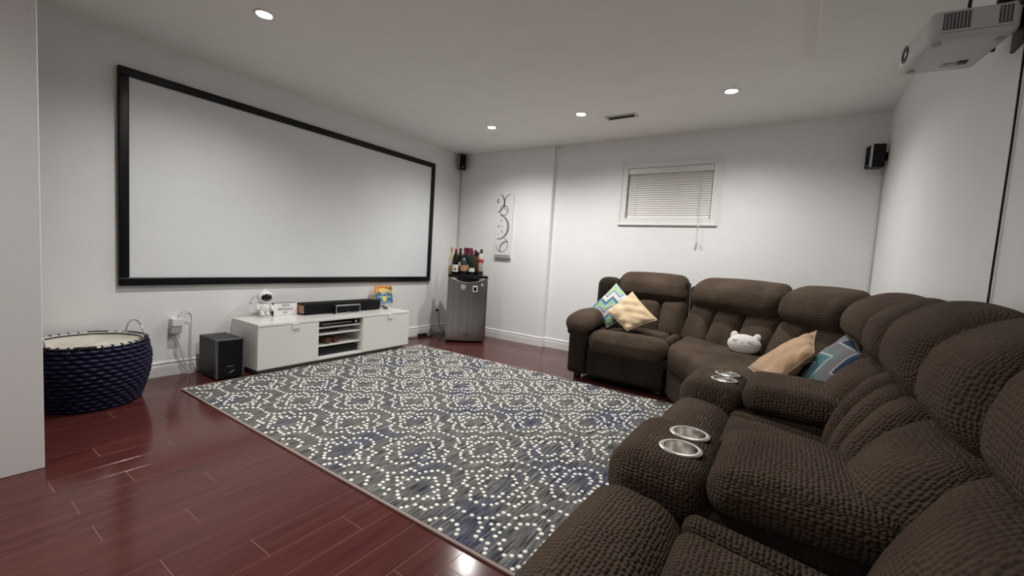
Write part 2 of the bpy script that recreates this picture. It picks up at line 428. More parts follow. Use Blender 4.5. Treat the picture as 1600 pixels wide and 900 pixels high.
# ------------------------------------------------------------------ projection screen
SY0, SY1, SZ0, SZ1, FWD = -3.575, -.577, .690, 2.170, .058
sc = thing('projection_screen', 'huge white projection screen with black frame on the left wall', 'projection screen', (0, (SY0 + SY1) / 2, SZ0))
hy = (SY1 - SY0) / 2; hz = SZ1 - SZ0
MB().box(.004, .020, -hy + FWD - .01, hy - FWD + .01, FWD - .01, hz - FWD + .01).build('screen_surface', 'screen_fabric', sc)
for (a, b, c, d) in ((-hy, hy, 0, FWD), (-hy, hy, hz - FWD, hz), (-hy, -hy + FWD, FWD, hz - FWD), (hy - FWD, hy, FWD, hz - FWD)):
    MB().rb(.002, .036, a, b, c, d, .008, 3).build('frame_bar', 'black_frame', sc, True)

# ------------------------------------------------------------------ rug
RX0, RX1, RY0, RY1, RZ = .436, 3.525, -3.351, -1.111, .009
rug = thing('area_rug', 'large grey rug with ivory dotted rings, on the dark wood floor', 'rug', (RX0, RY0, 0))
lx, ly = RX1 - RX0, RY1 - RY0
MB().box(.012, lx - .012, .012, ly - .012, .0005, RZ).build('rug_pile', 'rug_ground', rug)
MB().rb(0, lx, 0, .013, .0003, RZ + .001, .003).rb(0, lx, ly - .013, ly, .0003, RZ + .001, .003).rb(0, .013, .013, ly - .013, .0003, RZ + .001, .003).rb(lx - .013, lx, .013, ly - .013, .0003, RZ + .001, .003).build('binding', 'rug_binding', rug)
Q1 = [(0, .107), (.025, .092), (.047, .074), (.047, .045), (.083, .045), (.083, .019), (.113, .019), (.133, 0)]
Q2 = [(0, .171), (.033, .165), (.057, .145), (.071, .122), (.082, .093), (.115, .094), (.142, .093), (.149, .067), (.153, .039), (.178, .019), (.2, 0)]
motif = set()
for q in Q1 + Q2 + [(.236, 0), (.272, 0)]:
    for sx in (1, -1):
        for sy in (1, -1): motif.add((round(q[0] * sx, 4), round(q[1] * sy, 4)))
motif.discard((-.272, 0))
dots = MB(); rr = random.Random(3)
for i in range(-14, 15):
    for j in range(-14, 15):
        cx_, cy_ = 2.577 + .272 * (i + j), -3.183 + .25 * (j - i)
        if not (RX0 - .3 < cx_ < RX1 + .3 and RY0 - .3 < cy_ < RY1 + .3): continue
        for (dx, dy) in motif:
            px, py = cx_ + dx + rr.gauss(0, .0018), cy_ + dy + rr.gauss(0, .0018)
            if RX0 + .02 < px < RX1 - .02 and RY0 + .02 < py < RY1 - .02:
                r_ = .0104 * rr.uniform(.88, 1.08); n = 10; X, Y = px - RX0, py - RY0; z0, z1 = RZ - .0005, RZ + .0022
                V = [(X + r_ * math.cos(2 * math.pi * k / n), Y + .92 * r_ * math.sin(2 * math.pi * k / n), z0) for k in range(n)] + [(X + .8 * r_ * math.cos(2 * math.pi * k / n), Y + .74 * r_ * math.sin(2 * math.pi * k / n), z1) for k in range(n)]
                F = [(k, (k + 1) % n, n + (k + 1) % n, n + k) for k in range(n)] + [[n + k for k in range(n)]]
                dots.add(V, F)
tag(dots.build('tufted_dots', 'rug_dot', rug), kind='stuff')

# ------------------------------------------------------------------ media bench
BX0, BX1, BY0, BY1, BT = .035, .475, -2.872, -1.318, .412
BY2, BY3 = -2.365, -1.895
be = thing('media_bench', 'long low white media bench under the projection screen', 'tv stand', (BX0, BY0, 0))
def bl_(a, b, c, d, e, f): return (a - BX0, b - BX0, c - BY0, d - BY0, e, f)
MB().rb(*bl_(BX0, BX1, BY0, BY1, BT - .022, BT), .003).build('top_panel', 'gloss_white', be)
for (a, b) in ((BY0, BY0 + .018), (BY2 - .009, BY2 + .009), (BY3 - .009, BY3 + .009), (BY1 - .018, BY1)):
    MB().rb(*bl_(BX0, BX1 - .022 if a in (BY0, BY1 - .018) or True else BX1, a, b, .062, BT - .022), .001).build('side_panel', 'cabinet_white', be)
MB().rb(*bl_(BX0, BX1 - .004, BY0, BY1, .045, .063), .002).build('bottom_panel', 'gloss_white', be)
MB().box(*bl_(BX0 + .003, BX0 + .012, BY0 + .02, BY1 - .02, .063, BT - .022)).build('back_panel', 'cabinet_white', be)
MB().box(*bl_(BX0 + .02, BX1 - .055, BY0 + .03, BY1 - .03, .0, .046)).build('plinth', 'plinth_grey', be)
for z in (.318, .258, .155): MB().rb(*bl_(BX0 + .012, BX1 - .03, BY2 + .009, BY3 - .009, z, z + .012), .001).build('shelf', 'gloss_white', be)
for (a, b, hy_) in ((BY0, BY2 + .003, BY0 + .30), (BY3 - .012, BY1, BY3 + .315)):
    d = MB().rb(*bl_(BX1 - .021, BX1 - .001, a + .001, b - .001, .050, BT - .026), .002).build('door', 'cabinet_white', be)
    MB().rb(*bl_(BX1 - .004, BX1 + .010, hy_ - .030, hy_ + .030, BT - .030, BT - .022), .002).rb(*bl_(BX1 + .004, BX1 + .010, hy_ - .030, hy_ + .030, BT - .062, BT - .023), .002).build('handle', 'gloss_white', d)
# things in the open bays
o = thing('disc_player', 'black disc player with silver bar on the top bench shelf', 'media player', (BX0 + .05, BY2 + .02, .3302))
MB().rb(0, .345, .005, .425, 0, .05, .003).build('case', 'black_gloss', o)
MB().rb(.343, .349, .04, .34, .020, .028, .002).build('silver_bar', 'silver', o)
MB().lathe([(.014, .344), (.014, .352), (.010, .355)], (0, .385, .024), 16, 'x').build('knob', 'silver', o, True)
o = thing('media_box', 'thin black media box on the second bench shelf', 'media player', (BX0 + .06, BY2 + .03, .2702))
MB().rb(0, .27, .0, .23, .003, .026, .003).build('case', 'black_plastic', o); MB().box(.02, .24, .02, .20, 0, .004).build('base', 'black_plastic', o)
for i, (yy, zz, lab, rr_) in enumerate(((.10, .0, 'brown bundled roll on the bench shelf, left of the pair', .030), (.175, 0, 'brown bundled roll on the bench shelf, right of the pair', .027))):
    mat('roll_%d' % i, (.10, .035, .02), .5) if i == 0 else None
    o = thing('rolled_bundle', lab, 'roll', (BX0 + .14, BY2 + yy, .1672), R(8), 'brown rolls on the bench shelf')
    prof = [(rr_ * .6, 0), (rr_, .008)] + [(rr_ * (1 - .06 * (k % 2)), .02 + .028 * k) for k in range(8)] + [(rr_, .252), (rr_ * .9, .256), (rr_ * .55, .25), (.004, .246)]
    MB().lathe(prof, (0, 0, rr_), 18, 'x').build('roll', 'roll_0', o, True)
    MB().tube([(.20, rr_ * 1.01 * math.cos(k / 16 * 2 * math.pi), rr_ + rr_ * 1.01 * math.sin(k / 16 * 2 * math.pi)) for k in range(16)], .004, 6, True).build('band', 'dark_wood', o, True)
o = thing('receiver', 'long black receiver at the bottom of the bench opening', 'media player', (BX0 + .05, BY2 + .015, .0632))
MB().rb(0, .32, .004, .43, .006, .066, .004).build('case', 'black_gloss', o); MB().rb(.318, .322, .03, .40, .018, .052, .001).build('front_panel', 'black_plastic', o)
for (a, b) in ((.03, .05), (.03, .38), (.28, .05), (.28, .38)): MB().lathe([(.012, 0), (.012, .007)], (a, b, 0), 10).build('foot', 'black_plastic', o)

# ------------------------------------------------------------------ things on the bench
mat('copper_wood', (.36, .17, .10), .45)
o = thing('sound_base', 'long black sound base with brown end panel on the white bench', 'sound base', (.045, -2.365, BT))
for (a, b) in ((.03, .05), (.03, .80), (.15, .05), (.15, .80)): MB().box(a - .015, a + .015, b - .015, b + .015, 0, .006).build('foot', 'black_plastic', o)
MB().rb(0, .185, .012, .855, .005, .098, .006, 3).build('cabinet', 'grille', o, True)
MB().rb(.012, .173, 0.0, .013, .014, .088, .003).build('end_panel', 'copper_wood', o)
o = thing('center_speaker', 'small black speaker with silver rim in front of the sound base', 'speaker', (.255, -2.095, BT))
MB().rb(0, .055, .004, .266, .004, .084, .006).build('cabinet', 'black_plastic', o)
MB().rb(.053, .060, 0, .27, .076, .088, .003).rb(.053, .060, 0, .27, .003, .012, .003).rb(.053, .060, 0, .008, .012, .076, .002).rb(.053, .060, .262, .27, .012, .076, .002).build('rim', 'silver', o)
MB().box(.052, .057, .008, .262, .012, .076).build('grille', 'grille', o)
MB().box(.056, .0575, .12, .15, .018, .021).build('badge', 'silver', o)
MB().box(.005, .05, .02, .25, 0, .005).build('foot', 'black_plastic', o)
# astronaut figurine (stands, turned to the right)
mat('ceramic_white', (.84, .83, .82), .25); mat('ceramic_grey', (.55, .54, .53), .35)
a_ = thing('astronaut_figurine', 'white astronaut figurine with a dark visor at the bench left end', 'figurine', (.115, -2.650, BT), R(-4))
a_.scale = (1.08, 1.08, 1.08)
MB().lathe([(.05, 0), (.052, .004), (.050, .010), (.03, .012)], n=24).build('base', 'ceramic_grey', a_, True)
bd = MB().ell((0, 0, .078), .036, .040, .042).ell((.004, -.018, .040), .019, .018, .032).ell((.004, .018, .040), .019, .018, .032).ell((.012, -.019, .020), .026, .017, .013).ell((.012, .019, .020), .026, .017, .013)
bd.tube([(0, .032, .10), (.01, .052, .082), (.02, .054, .062)], .0125, 10, smooth=1).tube([(0, -.032, .10), (.008, -.052, .092), (.016, -.056, .075)], .0125, 10, smooth=1).ell((.022, .054, .058), .014, .013, .014).ell((.018, -.056, .070), .014, .013, .014)
bd.build('suit', 'ceramic_white', a_, True, 180)
MB().ell((.0, 0, .162), .052, .058, .052, 24).build('helmet', 'ceramic_white', a_, True, 180)
MB().ell((.022, 0, .160), .036, .045, .036, 20).build('visor', 'black_gloss', a_, True, 180)
MB().rb(-.060, -.026, -.028, .028, .065, .125, .010, 3).build('backpack', 'ceramic_white', a_, True)
MB().tube([(-.01, -.05, .175), (-.012, -.072, .165), (-.014, -.092, .135), (-.014, -.098, .118)], .006, 8, smooth=1).ell((-.014, -.098, .115), .010, .010, .012).build('side_arm', 'ceramic_grey', a_, True, 180)
MB().lathe([(.014, .198), (.016, .212), (.010, .222), (.004, .224)], (-.012, 0, 0), 14).build('antenna', 'ceramic_white', a_, True)
# letter light box
lb = thing('letter_light_box', 'small letter light box with black sides beside the astronaut figurine', 'sign', (.085, -2.578, BT), R(-3))
mat('lightbox_face', (.74, .73, .71), .4, emit=(1, .98, .95), estr=.12)
MB().rb(0, .042, 0, .205, 0, .112, .003).build('case', 'black_plastic', lb)
MB().box(.040, .0435, .001, .204, .001, .111).build('face', 'lightbox_face', lb)
for z in (.003, .039, .0715, .1075): MB().box(.0425, .0452, .001, .204, z - .0015, z + .0022).build('letter_rail', 'plastic_white', lb)
for (s_, z) in (('NEW', .0885), ('BENDING', .056), ('LIV', .0235)):
    text('letters', s_, .030, 'black_plastic', lb, frame((.0440, .1025, z), (0, 1, 0), (0, 0, 1)))
# little painting on an easel
pa = thing('canvas_painting', 'tiny sunset lake painting with palm on the right end of the bench', 'painting', (.105, -1.470, BT))
tilt = Matrix.Rotation(R(-10), 4, 'Y')
def ptg(mb, name, mt, par): 
    mb.v = [tuple(tilt @ Vector(p)) for p in mb.v]; return mb.build(name, mt, par)
PWD, PHT, pz = .232, .200, .040
for n_, c_ in (('p_orange', (.80, .36, .08)), ('p_yellow', (.90, .66, .18)), ('p_white', (.85, .78, .62)), ('p_mount', (.10, .20, .22)), ('p_blue', (.06, .16, .30)), ('p_sky', (.25, .50, .58)), ('p_leaf', (.12, .10, .03)), ('p_dkblue', (.035, .08, .17)), ('p_red', (.75, .22, .10))): mat(n_, c_, .7)
cv = ptg(MB().rb(0, .014, 0, PWD, pz, pz + PHT, .002), 'canvas', 'p_orange', pa)
def flat(name, mt, poly, lvl):
    xx = .0142 + .0006 * lvl; V = [(.0132, y, pz + z) for y, z in poly] + [(xx, y, pz + z) for y, z in poly]; n = len(poly)
    F = [list(range(n, 2 * n)), list(range(n))[::-1]] + [(k, (k + 1) % n, n + (k + 1) % n, n + k) for k in range(n)]
    ptg(MB().add(V, F), name, mt, cv)
def disc(cy, cz, a, b, n=18): return [(cy + a * math.cos(2 * math.pi * k / n), cz + b * math.sin(2 * math.pi * k / n)) for k in range(n)]
flat('sky_glow', 'p_yellow', disc(.115, .125, .085, .055), 1); flat('sun', 'p_white', disc(.118, .120, .030, .028), 2)
flat('sky_streak', 'p_red', [(.03, .178), (.13, .172), (.15, .184), (.05, .190)], 1)
flat('water', 'p_blue', [(.002, .002), (PWD - .002, .002), (PWD - .002, .095), (.002, .095)], 2)
flat('water_light', 'p_sky', [(.02, .072), (PWD - .02, .064), (PWD - .03, .080), (.03, .084)], 3)
flat('water_light', 'p_sky', [(.03, .012), (PWD - .03, .010), (PWD - .05, .022), (.05, .024)], 3)
flat('water_dark', 'p_dkblue', [(.004, .040), (.07, .046), (.07, .056), (.004, .060)], 3)
flat('sun_reflection', 'p_yellow', disc(.115, .055, .030, .030), 4)
flat('mountain', 'p_mount', [(.002, .093), (.002, .112), (.03, .128), (.048, .140), (.07, .126), (.095, .108), (.13, .108), (.155, .138), (.172, .130), (.20, .112), (PWD - .002, .106), (PWD - .002, .093)], 3)
for k in range(7):
    an = R(150 + k * 40); flat('palm_leaf', 'p_leaf', [(.185, .172), (.185 + .045 * math.cos(an) - .008 * math.sin(an), .172 + .026 * math.sin(an) + .006), (.185 + .05 * math.cos(an), .172 + .03 * math.sin(an) - .004)], 5)
es = MB().rb(-.012, .030, .03, .045, .030, .040, .002).rb(-.012, .030, .185, .20, .030, .040, .002).rb(.016, .030, .0, .23, .032, .040, .002)
es.rb(.018, .030, .028, .042, .0, .036, .002).rb(.018, .030, .188, .202, 0, .036, .002); es.tube([(-.004, .115, .20), (-.09, .115, .004)], .004, 6).tube([(-.004, .037, .04), (-.004, .115, .20)], .004, 6).tube([(-.004, .193, .04), (-.004, .115, .20)], .004, 6)
es.build('easel', 'gloss_white', pa)
o = thing('remote_control', 'short black remote lying by the tiny painting on the bench', 'remote', (.235, -1.455, BT), R(64))
MB().rb(0, .035, 0, .10, 0, .016, .006, 3).build('body', 'black_plastic', o, True)
for k in range(4): MB().lathe([(.006, .0155), (.005, .0175)], (.0175, .022 + k * .018, 0), 10).build('button', 'plastic_grey', o)

# ------------------------------------------------------------------ subwoofer
sw = thing('subwoofer', 'black cube subwoofer with grey edges beside the white bench', 'speaker', (.085, -3.122, 0))
MB().rb(0, .295, .004, .186, .012, .305, .003).build('cabinet', 'black_plastic', sw)
MB().rb(.290, .308, .010, .180, .014, .300, .003).build('front_panel', 'grille', sw)
mat('grey_edge', (.16, .16, .165), .4, .6)
for (a, b) in ((-.001, .011), (.179, .191)): MB().rb(.288, .312, a, b, .012, .308, .003).build('edge_strip', 'grey_edge', sw)
MB().rb(.288, .311, .010, .180, .298, .308, .003).build('edge_strip', 'grey_edge', sw)
MB().box(.3075, .3085, .075, .115, .098, .102).build('badge', 'silver', sw)
MB().tube([(.3085, .088, .052), (.3085, .10, .054), (.3085, .115, .061), (.3085, .122, .069)], .0022, 6, smooth=1).build('swoosh', 'silver', sw, True)
MB().lathe([(.040, .3075), (.036, .3085), (.032, .3075)], (0, .095, .065), 20, 'x', cap=False).build('port_ring', 'black_plastic', sw, True)
for (a, b) in ((.03, .03), (.03, .16), (.27, .03), (.27, .16)): MB().lathe([(.013, 0), (.013, .013)], (a, b, 0), 12).build('foot', 'black_plastic', sw)

# ------------------------------------------------------------------ wall outlets, adapter and cables
def outlet(name, label, loc):
    o = thing(name, label, 'outlet', loc)
    MB().rb(0, .006, -.036, .036, -.058, .058, .003).build('cover_plate', 'plastic_white', o)
    for z in (-.022, .022): MB().rb(.005, .008, -.017, .017, z - .015, z + .015, .002).build('socket', 'plastic_white', o)
    return o
outlet('wall_outlet', 'white wall outlet behind the plugs left of the subwoofer', (0, -3.245, .385))
ad = thing('power_adapter', 'bulky white power adapter plugged in left of the subwoofer', 'power adapter', (.008, -3.245, .385))
MB().rb(0, .065, -.040, .032, -.005, .055, .006).build('body', 'plastic_white', ad)
MB().rb(0, .060, -.046, .022, -.060, -.006, .006).build('lower_plug', 'plastic_grey', ad)
MB().tube([(.05, -.005, .052), (.055, .0, .085), (.05, .03, .105), (.04, .075, .095), (.035, .092, .06), (.03, .088, -.08), (.03, .086, -.20), (.035, .09, -.28), (.04, .102, -.33), (.012, .118, -.36), (.012, .15, -.375)], .0035, 8, smooth=2).build('cable', 'cable_grey', ad, True)
MB().tube([(.05, -.01, .052), (.05, .01, .075), (.04, .05, .088), (.035, .082, .08), (.03, .09, .05)], .003, 8, smooth=2).build('cable', 'cable_grey', ad, True)
MB().tube([(.045, -.015, -.055), (.05, .0, -.12), (.05, .02, -.22), (.05, .045, -.30), (.05, .052, -.378), (.06, .07, -.381), (.04, .105, -.381)], .0035, 8, smooth=2).build('cable', 'cable_grey', ad, True)
MB().tube([(.045, -.01, -.055), (.048, .01, -.14), (.048, .04, -.24), (.045, .08, -.30), (.04, .105, -.34)], .003, 8, smooth=2).build('cable', 'plastic_white', ad, True)
outlet('wall_outlet', 'white wall outlet beside the fridge, under the screen corner', (0, -.414, .325))
o = thing('fridge_plug', 'black plug and cord in the outlet beside the fridge', 'plug', (.008, -.414, .303))
MB().rb(0, .028, -.014, .014, -.014, .014, .004).build('plug', 'black_plastic', o)
MB().tube([(.026, 0, 0), (.045, .004, -.02), (.04, .01, -.12), (.05, .03, -.22), (.10, .06, -.29), (.16, .12, -.297)], .004, 8, smooth=2).build('cord', 'black_plastic', o, True)
o = thing('power_brick', 'black power brick with tangled cord on the floor behind the bench', 'power adapter', (.055, -.72, 0))
MB().rb(.0, .055, -.06, .06, 0, .034, .006).build('brick', 'black_plastic', o)
MB().tube([(.03, .06, .02), (.05, .10, .05), (.08, .13, .07), (.11, .12, .04), (.12, .06, .006), (.10, -.02, .005), (.13, -.12, .005), (.08, -.2, .005), (.03, -.26, .005), (.02, -.40, .006)], .004, 8, smooth=2).build('cord', 'black_plastic', o, True)
MB().tube([(.03, -.06, .02), (.07, -.10, .04), (.12, -.08, .03), (.14, -.02, .005), (.10, .10, .005), (.04, .15, .006), (-.03, .18, .04), (-.035, .25, .12)], .004, 8, smooth=2).build('cord', 'black_plastic', o, True)

# ------------------------------------------------------------------ woven basket
bk = thing('woven_basket', 'large navy blue woven rope basket with cream lining by the left wall', 'basket', (.315, -3.778, 0))
def brad(z):
    t = z / .385
    return .222 + .058 * math.sin(min(1, t * 1.15) * math.pi * .62) - .012 * max(0, t - .75) / .25
rows = 15
MB().lathe([(.001, .002), (brad(.004) - .004, .004)] + [(brad(.385 * k / 24) - .010, .006 + .375 * k / 24) for k in range(25)] + [(brad(.385) - .022, .378)] + [(brad(.385 * k / 24) - .020, .01 + .375 * k / 24) for k in range(24, 0, -1)] + [(.001, .02)], n=48, cap=False).build('basket_wall', 'rope_blue', bk, True)
for k in range(rows):
    z = .014 + k * .0248; r0 = brad(z)
    nn = 150
    ring = [((r0 + .0075 * math.sin(i / nn * 2 * math.pi * 30 + (k % 2) * math.pi)) * math.cos(2 * math.pi * i / nn), (r0 + .0075 * math.sin(i / nn * 2 * math.pi * 30 + (k % 2) * math.pi)) * math.sin(2 * math.pi * i / nn), z) for i in range(nn)]
    MB().tube(ring, .0122, 8, True).build('rope_coil', 'rope_blue', bk, True, 180)
rz_ = .386; r0 = brad(.385)
MB().tube([(r0 * math.cos(2 * math.pi * i / 64), r0 * math.sin(2 * math.pi * i / 64), rz_) for i in range(64)], .006, 8, True).build('rim_wire', 'silver', bk, True)
mat('rim_wrap_mat', (.012, .011, .02), .7)
for (a0, a1) in ((95, 125), (-25, -5), (-70, -48), (60, 78), (150, 170)):
    MB().tube([(r0 * math.cos(R(a0 + (a1 - a0) * i / 10)), r0 * math.sin(R(a0 + (a1 - a0) * i / 10)), rz_ + .001) for i in range(11)], .0098, 8).build('rim_wrap', 'rim_wrap_mat', bk, True)
tie = None
for i in range(36):
    an = 2 * math.pi * i / 36
    if tie is None:
        tie = MB().tube([(r0 - .012, 0, rz_ - .018), (r0 - .009, 0, rz_ + .008), (r0 + .009, 0, rz_ + .008), (r0 + .012, 0, rz_ - .018)], .0035, 6).build('rim_tie', 'rim_wrap_mat', bk, True)
    else:
        o = bpy.data.objects.new('rim_tie', tie.data); COL.objects.link(o); o.parent = bk; o.rotation_euler = (0, 0, an)
lin = [(r0 - .002, .391), (r0 - .014, .388), (r0 - .020, .374), (r0 - .03, .355), (r0 - .05, .346), (.15, .342), (.08, .346), (.001, .340)]
def lf(mb):
    V = []
    for p in mb.v:
        a = math.atan2(p[1], p[0]); d = math.hypot(p[0], p[1]); V.append((p[0], p[1], p[2] + .006 * math.sin(5 * a + d * 20) * (d < r0 - .02) + .004 * math.sin(11 * a)* (d < r0 - .02)))
    mb.v = V; return mb
lf(MB().lathe(lin, n=48, cap=False)).build('lining', 'liner', bk, True, 180)
for ca_ in (112, 292):
    c_ = Vector((math.cos(R(ca_)), math.sin(R(ca_)), 0)); t_ = Vector((-c_.y, c_.x, 0)); arch = []
    for k in range(15):
        t = math.pi * k / 14; p = c_ * (r0 - .008 - .012 * math.cos(2 * t) * 0) - t_ * (.075 * math.cos(t)) + Vector((0, 0, rz_ - .012 + .105 * math.sin(t))); arch.append(p)
    MB().tube(arch, .0048, 8).build('handle', 'silver', bk, True)

# ------------------------------------------------------------------ bar fridge across the corner
FA = math.atan2(.670, .742)
fr = thing('bar_fridge', 'stainless steel bar fridge standing across the room corner', 'fridge', (.509, -.77, 0), FA)
FWI, FD, FH = .475, .43, .815
MB().rb(.006, FWI - .006, .045, FD, .022, FH - .025, .006).build('cabinet', 'fridge_side', fr)
# bowed door
def bow(p):
    t = (p.x - FWI / 2) / (FWI / 2)
    if p.y < .02: p.y -= .018 * (1 - t * t)
    return p
MB().rb(0, FWI, 0, .042, .026, FH - .030, .006, 2, .02, fn=bow).build('door', 'brushed_steel', fr, True, 50)
MB().rb(.0, FWI, -.012, FD, FH - .026, FH, .005, 2).build('top_panel', 'black_gloss', fr)
# scooped handle along the door top
dk = MB(); V = []; F = []; n = 16
for i in range(n + 1):
    t = i / n; xx = .035 + (FWI - .07) * t; y_ = -.018 * (1 - (2 * t - 1) ** 2) - .002; zt = FH - .031; zb = zt - .004 - .052 * (math.sin(math.pi * t)) ** .8
    V += [(xx, y_, zt), (xx, y_, zb), (xx, y_ + .006, zt), (xx, y_ + .006, zb)]
for i in range(n):
    a = 4 * i; F += [(a, a + 1, a + 5, a + 4), (a + 1, a + 3, a + 7, a + 5), (a + 2, a, a + 4, a + 6)]
dk.add(V, F).build('handle_recess', 'black_gloss', fr)
MB().tube([(.035 + (FWI - .07) * i / 20, -.018 * (1 - (i / 10 - 1) ** 2) - .003, FH - .037 - .052 * max(0, math.sin(math.pi * i / 20)) ** .8) for i in range(21)], .0085, 8).build('handle_lip', 'steel_rim', fr, True)
for yy in (.06, .40):
    for xx in (.05, FWI - .05): MB().lathe([(.018, 0), (.018, .024)], (xx, yy, 0), 12).build('foot', 'black_plastic', fr)
MB().box(.02, FWI - .02, .03, .05, .004, .03).build('kick_plate', 'black_plastic', fr)
def bowy(xx): return -.018 * (1 - ((xx - FWI / 2) / (FWI / 2)) ** 2)
xb = .185; MB().lathe([(.0, 0), (.030, 0), (.036, .004), (.036, -.003), (.030, -.005), (.001, -.004)], (xb, bowy(xb) - .002, .672), 24, 'y', cap=False).build('round_badge', 'silver', fr, True)
xb = .185; MB().lathe([(.001, -.0065), (.022, -.0065), (.024, -.003)], (xb, bowy(xb) - .002, .672), 24, 'y', cap=False).build('badge_center', 'plastic_grey', fr, True)
xb = .325; MB().rb(xb - .028, xb + .028, bowy(xb) - .010, bowy(xb) + .002, .622, .692, .002).build('thermometer', 'plastic_white', fr); MB().box(xb - .018, xb + .018, bowy(xb) - .0115, bowy(xb) - .008, .634, .680).build('thermometer_dial', 'black_gloss', fr)
xb = .408; mat('sticker_mat', (.40, .46, .58), .4); MB().box(xb - .013, xb + .013, bowy(xb) - .003, bowy(xb) + .004, .695, .722).build('sticker', 'sticker_mat', fr)
text('door_logo', 'Danby', .030, 'black_plastic', fr, frame((FWI / 2 + .005, bowy(.24) - .0012, .105), (1, 0, 0), (0, 0, 1)))

# bottles and other things on the fridge (local spots on the fridge top turned into room coordinates)
FM = Matrix.Translation((.509, -.77, 0)) @ Matrix.Rotation(FA, 4, 'Z')
def fpt(u_, d_): p = FM @ Vector((u_, d_, FH)); return (p.x, p.y, p.z)
for n_, c_, t_ in (('glass_dark', (.010, .008, .008), 0), ('glass_green', (.012, .025, .018), 0), ('glass_amber', (.12, .05, .02), 0), ('glass_clear', (.50, .46, .40), 0), ('glass_gold', (.55, .45, .25), 0), ('glass_teal', (.02, .035, .04), 0)): mat(n_, c_, .08)
for n_, c_ in (('cap_red', (.22, .02, .02)), ('cap_purple', (.05, .008, .02)), ('cap_black', (.012, .012, .012)), ('cap_gold', (.5, .33, .22)), ('label_white', (.75, .73, .68)), ('label_orange', (.42, .22, .09)), ('label_cream', (.68, .64, .56)), ('label_red', (.38, .03, .045)), ('box_magenta', (.24, .012, .05)), ('cap_maroon', (.16, .012, .035))): mat(n_, c_, .45)
def bottle(label, u_, d_, h, r, glass, cap, lab=None, lz=(.05, .12), neck=.014, sh=.62, caph=.06, wine=True, band=None, mark=False):
    o = thing('bottle', label, 'bottle', fpt(u_, d_), FA, 'bottles on the fridge top')
    s0 = h * sh
    prof = [(r * .8, 0), (r, .006), (r, s0), (r * .93, s0 + .018), (r * .62, s0 + .045), (neck * 1.05, s0 + .075 if wine else s0 + .055), (neck, h - .03), (neck, h - .012)]
    MB().lathe(prof, n=20).build('glass', glass, o, True, 60)
    MB().lathe([(neck + .0008, h - caph), (neck + .0016, h - caph + .002), (neck + .0016, h - .004), (neck - .002, h), (.001, h)], n=16, cap=False).build('cap', cap, o, True)
    if lab:
        le = MB().lathe([(r + .0006, lz[0]), (r + .0006, lz[1])], n=24, cap=False).build('label', lab, o, True)
        if mark: MB().box(-.012, .012, -r - .0022, -r - .0004, lz[0] + .022, lz[0] + .045).build('label_mark', 'cap_maroon', le)
    if band: MB().lathe([(r + .0008, band[0]), (r + .0008, band[1])], n=24, cap=False).build('neck_band', 'label_red', o, True)
    return o
bottle('pale gold bottle at the left end of the bottles, white label', .030, .17, .325, .036, 'glass_gold', 'cap_gold', 'label_white', (.10, .17), sh=.52)
bottle('dark wine bottle with red capsule and square white label', .080, .105, .305, .037, 'glass_dark', 'cap_red', 'label_white', (.030, .115), mark=True)
bottle('dark wine bottle with purple capsule, second wine bottle from the left', .135, .19, .318, .036, 'glass_dark', 'cap_purple', 'label_white', (.10, .15))
bottle('short teal bottle with an orange label at the front', .178, .085, .250, .041, 'glass_teal', 'cap_black', 'label_orange', (.045, .115), sh=.58, caph=.03, wine=False)
bottle('dark wine bottle with green capsule behind the orange label', .215, .20, .325, .036, 'glass_green', 'cap_black', 'label_cream', (.05, .12))
bottle('dark green wine bottle with maroon capsule and low cream label', .275, .095, .300, .039, 'glass_green', 'cap_maroon', 'label_cream', (.040, .085), caph=.08)
bottle('dark bottle with maroon capsule behind the cream labelled bottle', .328, .318, .31, .034, 'glass_dark', 'cap_maroon', 'label_cream', (.05, .12))
bottle('brown bottle with wide black cap behind the red banded bottle', .345, .22, .285, .040, 'glass_amber', 'cap_black', None, neck=.022, caph=.045, wine=False)
bottle('clear bottle with a red band at the right end of the bottles', .385, .105, .318, .034, 'glass_clear', 'cap_black', 'cap_black', (.006, .050), band=(.155, .195), sh=.66, caph=.05, wine=False)
o = thing('gift_box', 'magenta bottle box standing behind the bottles on the fridge', 'box', fpt(.235, .33), FA)
MB().rb(-.055, .055, -.045, .045, 0, .325, .003).build('carton', 'box_magenta', o); MB().rb(-.056, .056, -.046, .046, .295, .328, .003).build('lid', 'cap_maroon', o)
o = thing('wine_opener', 'small black bottle opener at the left end of the fridge top', 'bottle opener', fpt(-.0 + .025, .30), FA)
MB().rb(-.012, .012, -.012, .012, 0, .05, .004).build('grip', 'black_plastic', o); MB().tube([(-.012, 0, .05), (-.022, 0, .065), (0, 0, .078), (.022, 0, .065), (.012, 0, .05)], .006, 8, smooth=1).build('lever', 'silver', o, True)

